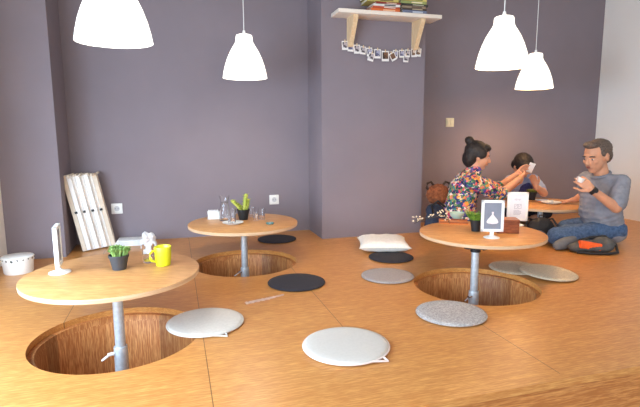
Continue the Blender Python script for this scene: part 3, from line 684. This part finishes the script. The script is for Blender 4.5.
def face_parts(root, off, c, f, l, u, s=1.0, lids=True):
    c = Vector(c)-off; R = rotm(f, l, u)
    def p(a, b, d): return c+f*(a*s)+l*(b*s)+u*(d*s)
    for q in (-1, 1):
        b = BM(); ell(b, p(.0775, q*.030, -.001), (.0055*s, .0105*s, .0034*s), R, 16); e = obj('eye', b, eye_wm, root)
        b = BM(); ell(b, p(.0818, q*.030, -.0015), (.0040*s, .0056*s, .0044*s), R, 16); obj('iris', b, eye_m, e)
        b = BM(); tube(b, [p(.083, q*.012, .017), p(.0865, q*.030, .022), p(.073, q*.050, .016)], .0032*s, 8); obj('eyebrow', b, hair_k, root)
    b = BM(); ell(b, p(.0935, 0, -.0525), (.0045*s, .019*s, .0042*s), R, 16); ell(b, p(.0925, 0, -.060), (.0048*s, .016*s, .0048*s), R, 16); obj('lips', b, lip_m, root)
def add_hand(bs, wrist, d, nrm, side, curl=.35, s=1.0, thumb=.7):
    """palm + four fingers of unequal length + thumb; nrm = palm side, side = +1/-1 puts the thumb"""
    w = Vector(wrist); d = Vector(d).normalized(); n = (Vector(nrm)-d*Vector(nrm).dot(d)).normalized(); x = d.cross(n)*side
    cap(bs, w-d*.02, w+d*.025*s, .025*s, .024*s, 12)
    kn = []
    for k, (o, L) in enumerate(((.030, .074), (.0105, .083), (-.010, .077), (-.029, .060))):
        a = w+d*.012*s+x*o*.55*s; kk = w+d*(.082-.004*abs(k-1))*s+x*o*s; cap(bs, a, kk, .0135*s, .0105*s, 10); kn.append((kk, L*s, o))
    for kk, L, o in kn:
        dd = (d+x*o*2.2).normalized(); p = kk; ang = curl*.7
        for j, fr in enumerate((.45, .31, .24)):
            dd = (dd*math.cos(ang)+n*math.sin(ang)).normalized(); nn = n
            n2 = (n-dd*n.dot(dd))
            q = p+dd*L*fr; cap(bs, p, q, (.0090-.0008*j)*s, (.0084-.0009*j)*s, 10); p = q
            ang = curl*(1.1 if j == 0 else .9)
            if n2.length > 1e-3: pass
    t0 = w+d*.022*s+x*.022*s; d1 = (d*.75+x*.8+n*.25*thumb).normalized(); t1 = t0+d1*.042*s; d2 = (d*.9+x*.25+n*.55*thumb).normalized(); t2 = t1+d2*.034*s; t3 = t2+(d2+n*.3*thumb).normalized()*.026*s
    chain(bs, [t0, t1, t2, t3], [.014*s, .0108*s, .0095*s, .0082*s], 10)
def shift(bm, off):
    for v in bm.verts: v.co -= off
    return bm
def torso(bm, pts, lat, g=1.0):
    """pts: (centre, half width, half depth); lat = shoulder axis"""
    lat = Vector(lat).normalized()
    for (c0, w0, d0), (c1, w1, d1) in zip(pts, pts[1:]):
        n = 4
        for k in range(n+1):
            f = k/n; c = Vector(c0).lerp(Vector(c1), f); w = w0+(w1-w0)*f; d = d0+(d1-d0)*f
            up = (Vector(c1)-Vector(c0)).normalized(); fw = lat.cross(up).normalized(); la = up.cross(fw).normalized()
            ell(bm, c, (d*g, w*g, .055), rotm(fw, la, up), 20)

# ---- the man at right
fm, lm, um = frame_of((-.90, -.42, 0)); lat = lm
pel, bel, che, col_, nek = Q(604, 3.68, .115), Q(600, 3.67, .25), Q(602, 3.67, .39), Q(603, 3.675, .485), Q(601, 3.67, .550)
root = Vector((pel.x, pel.y, 0)); man = thing('person', 'seated grey haired man in a grey blue shirt and jeans drinking from a white cup', 'person', root, 0)
ff, fl, fu = frame_of((-.88, -.36, -.26)); hc = Q(597, 3.66, .668)
sL, sR = che+lat*.150+Vector((0, 0, .095)), che-lat*.145+Vector((0, 0, .095))
eL, wL, hdL = Q(616, 3.42, .315), Q(593, 3.40, .440), Q(583, 3.42, .50)
eR, wR, hdR = Q(586, 3.98, .345), Q(575, 4.10, .275), Q(566, 4.16, .262)
hipL, hipR = pel+lat*.08, pel-lat*.085
kL, kR, aL, aR = Q(556, 3.57, .080), Q(566, 3.74, .105), Q(590, 3.55, .060), Q(574, 3.53, .055)
fL, fR = Q(600, 3.53, .050), Q(562, 3.47, .042)
def skin_body(tor, neck, hc, arms, legs, hands, lat, f3, s=1.0):
    bs = BM(); torso(bs, tor, lat, .86)
    for n0, n1 in zip(neck, neck[1:]): cap(bs, n0, n1, .050*s, .046*s)
    add_head(bs, hc, *f3, s)
    for a in arms: chain(bs, a, [.045*s, .037*s, .0245*s])
    for a in legs: chain(bs, a, [.070*s, .050*s, .036*s, .030*s])
    for h in hands: add_hand(bs, *h)
    return bs
dL = (hdL-wL).normalized()
tor_m = [(pel, .150, .120), (bel, .150, .140), (che, .155, .118), (col_, .115, .072)]
bs = skin_body(tor_m, [col_, nek, hc-fu*.05-ff*.015], hc, [(sL, eL, wL), (sR, eR, wR)], [(hipL, kL, aL, fL), (hipR, kR, aR, fR)],
    [(wL, dL, (-.3, .65, .35), 1, .55, .95), (wR, (hdR-wR), (0, 0, -1), 1, .22, .95)], lat, (ff, fl, fu), 1.06)
remesh('body', shift(bs, root), skin_m, man, .0055, 3)
face_parts(man, root, hc, ff, fl, fu, 1.06)
b = BM(); c = hc; R = rotm(ff, fl, fu)                # short greying hair
ell(b, c-ff*.028+fu*.040, (.099, .086, .083), R); ell(b, c-ff*.062-fu*.008, (.053, .075, .072), R); ell(b, c+ff*.046+fu*.098, (.042, .058, .026), R)
for q in (-1, 1): ell(b, c-ff*.002+fl*.070*q+fu*.030, (.038, .014, .036), R)
remesh('hair', shift(b, root), hair_g, man, .006, 2, .5, (.008, .012))
b = BM(); torso(b, tor_m, lat, 1.03)
for sh, el in ((sL, eL), (sR, eR)): cap(b, sh, sh.lerp(el, .82), .056, .062)
cap(b, sL, sR, .052, .052); cap(b, sL, col_, .050, .060); cap(b, sR, col_, .050, .060); ell(b, pel+Vector((0, 0, -.03)), (.145, .160, .085), rotm(fm, lm, um))
remesh('shirt', shift(b, root), shirt_g, man, .008, 2, .5, (.016, .05))
b = BM(); tube(b, [nek-Vector((0, 0, .030))-root+(fm*math.cos(a)+lat*math.sin(a))*.062+Vector((0, 0, .010-.022*math.cos(a))) for a in [2*PI*k/20 for k in range(20)]], .011, 8, True); obj('shirt_collar', b, shirt_g, man)
b = BM(); ell(b, pel, (.12, .14, .10), rotm(fm, lm, um)); chain(b, [hipL, kL, aL], [.088, .068, .050]); chain(b, [hipR, kR, aR], [.088, .068, .050])
remesh('jeans', shift(b, root), jean, man, .008, 2, .5, (.014, .05))
for a0, f0 in ((aL, fL), (aR, fR)):
    b = BM(); d = (f0-a0).normalized(); chain(b, [a0-d*.02, f0, f0+d*.05], [.043, .042, .034]); remesh('sock', shift(b, root), M('grey_sock', (112, 116, 122), .9, var=.1), man, .007, 2)
mt, _ = axis_m(wL-dL*.012-root, wL+dL*.016-root); b = BM(); lathe(b, [(.0255, -.004), (.030, -.002), (.030, .022), (.0255, .024)], seg=32, mtx=mt, closed=True); wt = obj('watch_strap', b, blackm, man)
b = BM(); s_ = Vector((.1, -.9, .1)).normalized(); rod(b, wL-root+s_*.026, wL-root+s_*.036, .017, seg=24); obj('watch_case', b, blackm, wt)
# cup held by the man
cc = wL+dL*.095+Vector((-.012, .012, .012)); t = thing('white_cup', "small white cup held in the man's raised hand", 'cup', cc-Vector((0, 0, .02)), 0)
b = BM(); lathe(b, [(0, 0), (.020, 0), (.023, .004), (.033, .045), (.031, .045), (.021, .007), (0, .006)], seg=36); obj('cup_body', b, whitep, t)
b = BM(); tube(b, [(.028, 0, .036), (.043, 0, .036), (.046, 0, .022), (.026, 0, .012)], .0032, 8); obj('handle', b, whitep, t)
t.rotation_euler = (.15, -.3, 2.2); t.scale = (.78,)*3

# ---- the woman in the floral blouse
fm, lm, um = frame_of((.97, -.10, 0)); lat = lm
pel, bel, che, col_, nek = Q(461, 3.86, .115), Q(459, 3.86, .26), Q(464, 3.86, .40), Q(469, 3.86, .49), Q(474, 3.865, .555)
root = Vector((pel.x, pel.y, 0)); wom = thing('person', 'woman with black hair in a bun wearing a colourful floral blouse, leaning toward the phone', 'person', root, 0)
ff, fl, fu = frame_of((.93, -.10, -.22)); hc = Q(478.5, 3.865, .664)
sR, sL = che-lat*.150+Vector((.03, 0, .075)), che+lat*.150+Vector((.05, 0, .075))
eR, wR = Q(499, 3.79, .36), Q(519, 4.02, .465); eL, wL = Q(496, 4.13, .37), Q(517, 4.16, .49)
phone_c = Q(531, 4.17, .545)
hipR, hipL = pel-lat*.09, pel+lat*.09
kR, kL, aR, aL = Q(498, 3.74, .09), Q(500, 3.98, .095), Q(474, 3.66, .055), Q(482, 4.08, .055)
tor_w = [(pel, .165, .125), (bel, .140, .125), (che, .150, .115), (col_, .135, .080)]
bs = skin_body(tor_w, [col_, nek, hc-fu*.05-ff*.015], hc, [(sR, eR, wR), (sL, eL, wL)], [(hipR, kR, aR, aR+Vector((-.06, -.03, -.01))), (hipL, kL, aL, aL+Vector((-.06, .03, -.01)))],
    [(wR, (phone_c-wR)+Vector((-.02, 0, -.03)), (.5, .7, .3), -1, .45, .9), (wL, (phone_c-wL)+Vector((-.03, .02, .02)), (.4, -.7, -.2), 1, .45, .9)], lat, (ff, fl, fu), .93)
remesh('body', shift(bs, root), skin_w, wom, .0055, 3)
face_parts(wom, root, hc, ff, fl, fu, .93)
b = BM(); c = hc; R = rotm(ff, fl, fu)
ell(b, c-ff*.024+fu*.034, (.093, .081, .083), R); ell(b, c-ff*.058-fu*.025, (.058, .076, .078), R); ell(b, c+ff*.036+fu*.072, (.045, .060, .032), R); ell(b, c-ff*.052-fu*.062, (.040, .056, .045), R); ell(b, c-ff*.098+fu*.100, (.036, .038, .034), R)
for q in (-1, 1): ell(b, c+ff*.004+fl*.070*q+fu*.022, (.044, .016, .045), R)
remesh('hair', shift(b, root), hair_k, wom, .006, 2, .5, (.007, .012))
b = BM(); torso(b, tor_w, lat, 1.04)
for sh, el, wr in ((sR, eR, wR), (sL, eL, wL)): chain(b, [sh, el, el.lerp(wr, .12)], [.064, .056, .052])
cap(b, sR, sL, .058, .058); cap(b, col_, nek-Vector((0, 0, .012)), .074, .060); ell(b, pel+Vector((0, 0, -.02)), (.16, .175, .09), rotm(fm, lm, um))
remesh('floral_blouse', shift(b, root), floral, wom, .008, 2, .5, (.016, .05))
b = BM(); ell(b, pel-Vector((0, 0, .01)), (.13, .16, .09), rotm(fm, lm, um)); chain(b, [hipR, kR, aR], [.086, .066, .046]); chain(b, [hipL, kL, aL], [.086, .066, .046])
remesh('trousers', shift(b, root), dark_tr, wom, .008, 2)
b = BM(); mt, _ = axis_m(wR-root, wR-root+(phone_c-wR)*.1); lathe(b, [(.0245, -.003), (.027, 0), (.0245, .003)], seg=28, mtx=mt, closed=True); obj('bracelet', b, M('gold', (220, 180, 90), .3, .9), wom)
c = hc-fl*.076*.93-fu*.045-root; b = BM(); ell(b, c-fl*.004, (.005, .005, .006), None, 12); obj('earring', b, M('gold_b', (220, 180, 90), .3, .9), wom)

# ---- the boy behind the table
bp = onwall(517, 215, 3.955); bp = Vector((bp.x, bp.y, 0)); fm, lm, um = frame_of((.22, -.97, 0)); lat = lm
pel, bel, che, col_ = bp+Vector((0, 0, .10)), bp+Vector((0, -.02, .20)), bp+Vector((.005, -.05, .33)), bp+Vector((.01, -.075, .405))
nek = col_+Vector((.005, -.035, .05)); hc = Q(522.5, nek.y-.075, .530); ff, fl, fu = frame_of((.25, -.80, -.85))
root = bp.copy(); boy = thing('person', 'boy in a pale blue shirt with head bowed over a white phone', 'person', root, 0)
sR, sL = che-lat*.125+Vector((0, -.01, .065)), che+lat*.125+Vector((0, -.01, .065))
eR, wR = Q(506, 4.33, .33), Q(521, 4.20, .44); eL, wL = Q(544, 4.36, .30), Q(536, 4.24, .375)
hipR, hipL = pel-lat*.07, pel+lat*.07
kR, kL = pel-lat*.16+Vector((.0, -.22, -.02)), pel+lat*.22+Vector((.02, -.16, -.02)); aR, aL = pel-lat*.03+Vector((-.10, -.16, -.05)), pel+lat*.10+Vector((.02, -.20, -.05))
tor_b = [(pel, .13, .085), (bel, .120, .085), (che, .125, .085), (col_, .105, .06)]
bs = skin_body(tor_b, [col_, nek, hc-fu*.05-ff*.02], hc, [(sR, eR, wR), (sL, eL, wL)], [(hipR, kR, aR, aR+Vector((.05, -.02, 0))), (hipL, kL, aL, aL+Vector((-.05, -.02, 0)))],
    [(wR, Vector((.25, .1, .9)), (.4, -.9, .1), -1, .5, .8), (wL, Vector((-.30, .1, .9)), (-.6, -.7, 0), 1, .5, .8)], lat, (ff, fl, fu), .93)
remesh('body', shift(bs, root), skin_m, boy, .0055, 3)
face_parts(boy, root, hc, ff, fl, fu, .93)
b = BM(); c = hc; R = rotm(ff, fl, fu)
ell(b, c-ff*.018+fu*.036, (.098, .085, .086), R); ell(b, c-ff*.054-fu*.012, (.050, .074, .072), R); ell(b, c+ff*.050+fu*.070, (.040, .066, .038), R)
for q in (-1, 1): ell(b, c+ff*.006+fl*.064*q+fu*.022, (.036, .014, .036), R)
remesh('hair', shift(b, root), hair_k, boy, .006, 2, .5, (.008, .012))
b = BM(); torso(b, tor_b, lat, 1.05)
for sh, el in ((sR, eR), (sL, eL)): cap(b, sh, sh.lerp(el, .75), .052, .047)
cap(b, sR, sL, .05, .05); cap(b, col_, nek-Vector((0, 0, .02)), .055, .052)
remesh('shirt', shift(b, root), shirt_b, boy, .008, 2, .5, (.012, .05))
b = BM(); ell(b, che+Vector((.01, -.055, -.03)), (.075, .050, .095)); remesh('navy_shirt_front', shift(b, root), navy, boy, .008, 2)
b = BM(); ell(b, pel-Vector((0, 0, .01)), (.12, .09, .085), rotm(lm, -fm, um)); chain(b, [hipR, kR, aR], [.068, .052, .038]); chain(b, [hipL, kL, aL], [.068, .052, .038])
remesh('trousers', shift(b, root), dark_tr, boy, .008, 2)
# phone
t = thing('mobile_phone', "white mobile phone held up before the boy's bowed face", 'phone', phone_c, 0)
R = Matrix.Rotation(-.45, 3, 'Z') @ Matrix.Rotation(.5, 3, 'X') @ Matrix.Rotation(.35, 3, 'Y')
b = BM(); box(b, (0, 0, 0), (.048, .009, .095), R, .003); obj('phone_case', b, whitep, t)
b = BM(); box(b, R @ Vector((0, .0049, 0)), (.042, .0006, .08), R); obj('phone_screen', b, M('phone_glass', (30, 34, 42), .1), t, False)

# ---- bags on the deck
c = Q(592, 3.385, .03); root = Vector((c.x, c.y, 0)); t = thing('crossbody_bag', 'black and grey shoulder bag with orange panel lying before the seated man', 'bag', root, -.12)
b = BM(); ell(b, (0, 0, .045), (.150, .062, .045)); ell(b, (.07, .01, .055), (.085, .058, .055)); ell(b, (-.09, 0, .035), (.075, .05, .034))
remesh('bag_body', b, M('charcoal_nylon', (58, 60, 62), .7, scale=20, rgb2=(96, 98, 98), bump=.3), t, .006, 2, .5, (.012, .05))
b = BM(); box(b, (-.03, -.030, .056), (.15, .056, .052), Matrix.Rotation(.12, 3, 'Y'), .012); remesh('orange_panel', b, M('orange_nylon', (240, 96, 30), .6, var=.08), t, .005, 1)
b = BM(); tube(b, [(-.14, -.01, .04), (-.08, .03, .08), (0, .035, .10), (.09, .03, .112), (.155, 0, .06), (.15, -.045, .014), (.08, -.075, .010), (-.04, -.075, .010), (-.12, -.05, .012)], .010, 8); obj('shoulder_strap', b, blackm, t)
t = thing('backpack', 'black backpack with grey blue front under the table of the three people', 'bag', (1.70, 3.70, 0), -.1)
b = BM(); ell(b, (0, 0, .10), (.105, .065, .10)); box(b, (0, 0, .07), (.19, .10, .12), None, .03)
remesh('bag_body', b, M('black_nylon', (26, 27, 32), .7, var=.2, bump=.3), t, .007, 3, .5, (.014, .05))
b = BM(); ell(b, (-.03, -.062, .065), (.055, .022, .045)); remesh('front_pocket', b, M('grey_blue_nylon', (78, 90, 112), .7), t, .006, 2)
for s_ in (-1, 1):
    b = BM(); tube(b, [(s_*.05, .05, .17), (s_*.09, .02, .185), (s_*.125, -.02, .12), (s_*.135, -.03, .03), (s_*.10, -.05, .012)], .008, 8); obj('shoulder_strap', b, blackm, t)
b = BM(); tube(b, [(-.02, 0, .19), (-.015, 0, .215), (.015, 0, .215), (.02, 0, .19)], .006, 8); obj('top_handle', b, blackm, t)
# bags between the column and the woman
gx = Q(437, 3.98, 0); t = thing('dark_bag', 'dark blue soft bag on the deck between the column and the woman', 'bag', (gx.x-.03, gx.y-.12, 0), .3)
b = BM(); ell(b, (0, 0, .13), (.11, .085, .13)); ell(b, (-.03, .0, .23), (.075, .06, .06)); box(b, (0, 0, .06), (.18, .13, .12), None, .03)
remesh('bag_body', b, M('dark_blue_cloth', (26, 30, 48), .9, scale=18, rgb2=(48, 58, 78), bump=.4), t, .008, 3, .5, (.02, .06))
b = BM(); tube(b, [(-.07, -.05, .22), (-.10, -.07, .28), (-.05, -.08, .32), (.02, -.07, .27)], .008, 8); obj('bag_handle', b, blackm, t)
hx = Q(438, 3.90, .36); t = thing('fur_bag', 'brown furry bag with dark ear-like handles on top of the dark blue bag', 'bag', (hx.x, hx.y, .27), .1)
b = BM(); ell(b, (0, 0, .085), (.095, .075, .085)); ell(b, (0, -.03, .06), (.06, .06, .05))
remesh('fur_body', b, M('brown_fur', (96, 48, 26), .95, scale=60, rgb2=(146, 84, 48), bump=1, bscale=160), t, .006, 1, .5, (.016, .015))
for s_ in (-1, 1):
    b = BM(); tube(b, [(s_*.035, 0, .155), (s_*.06, 0, .185), (s_*.09, 0, .175), (s_*.095, 0, .14), (s_*.075, 0, .12)], .010, 8); obj('handle', b, M('dark_brown_leather', (44, 26, 20), .6), t)


# ------------------------------------------------------------------ light
w = bpy.data.worlds.new('world'); bpy.context.scene.world = w; w.use_nodes = True
bg = w.node_tree.nodes['Background']; bg.inputs['Color'].default_value = (.82, .90, 1, 1); bg.inputs['Strength'].default_value = .22
def area(name, u, v, z, sx, sy, watt, col, target):
    l = bpy.data.lights.new(name, 'AREA'); l.shape = 'RECTANGLE'; l.size = sx; l.size_y = sy; l.energy = watt; l.color = col
    o = bpy.data.objects.new(name, l); C.objects.link(o); o.location = W(u, v, z)
    d = (W(*target)-o.location).normalized(); o.rotation_euler = d.to_track_quat('-Z', 'Y').to_euler(); return o
area('daylight_window', UL-.25, 1.25, .75, 2.1, 1.2, 112, (.64, .82, 1), (UL+1.4, 1.8, -.2))
area('daylight_window_front', UL-.25, -1.5, .9, 2.6, 1.8, 55, (.82, .89, 1), (UL+2, -.6, .3))
area('front_fill', .8, VFRONT-.1, 1.0, 3.6, 1.8, 70, (1, .94, .86), (.8, 0, .3))  # unseen warm fill added behind the camera to lift riser and white wall
s = bpy.context.scene
s.view_settings.view_transform = 'Standard'; s.view_settings.look = 'None'; s.view_settings.gamma = 1; s.view_settings.use_curve_mapping = False
s.view_settings.exposure = .28
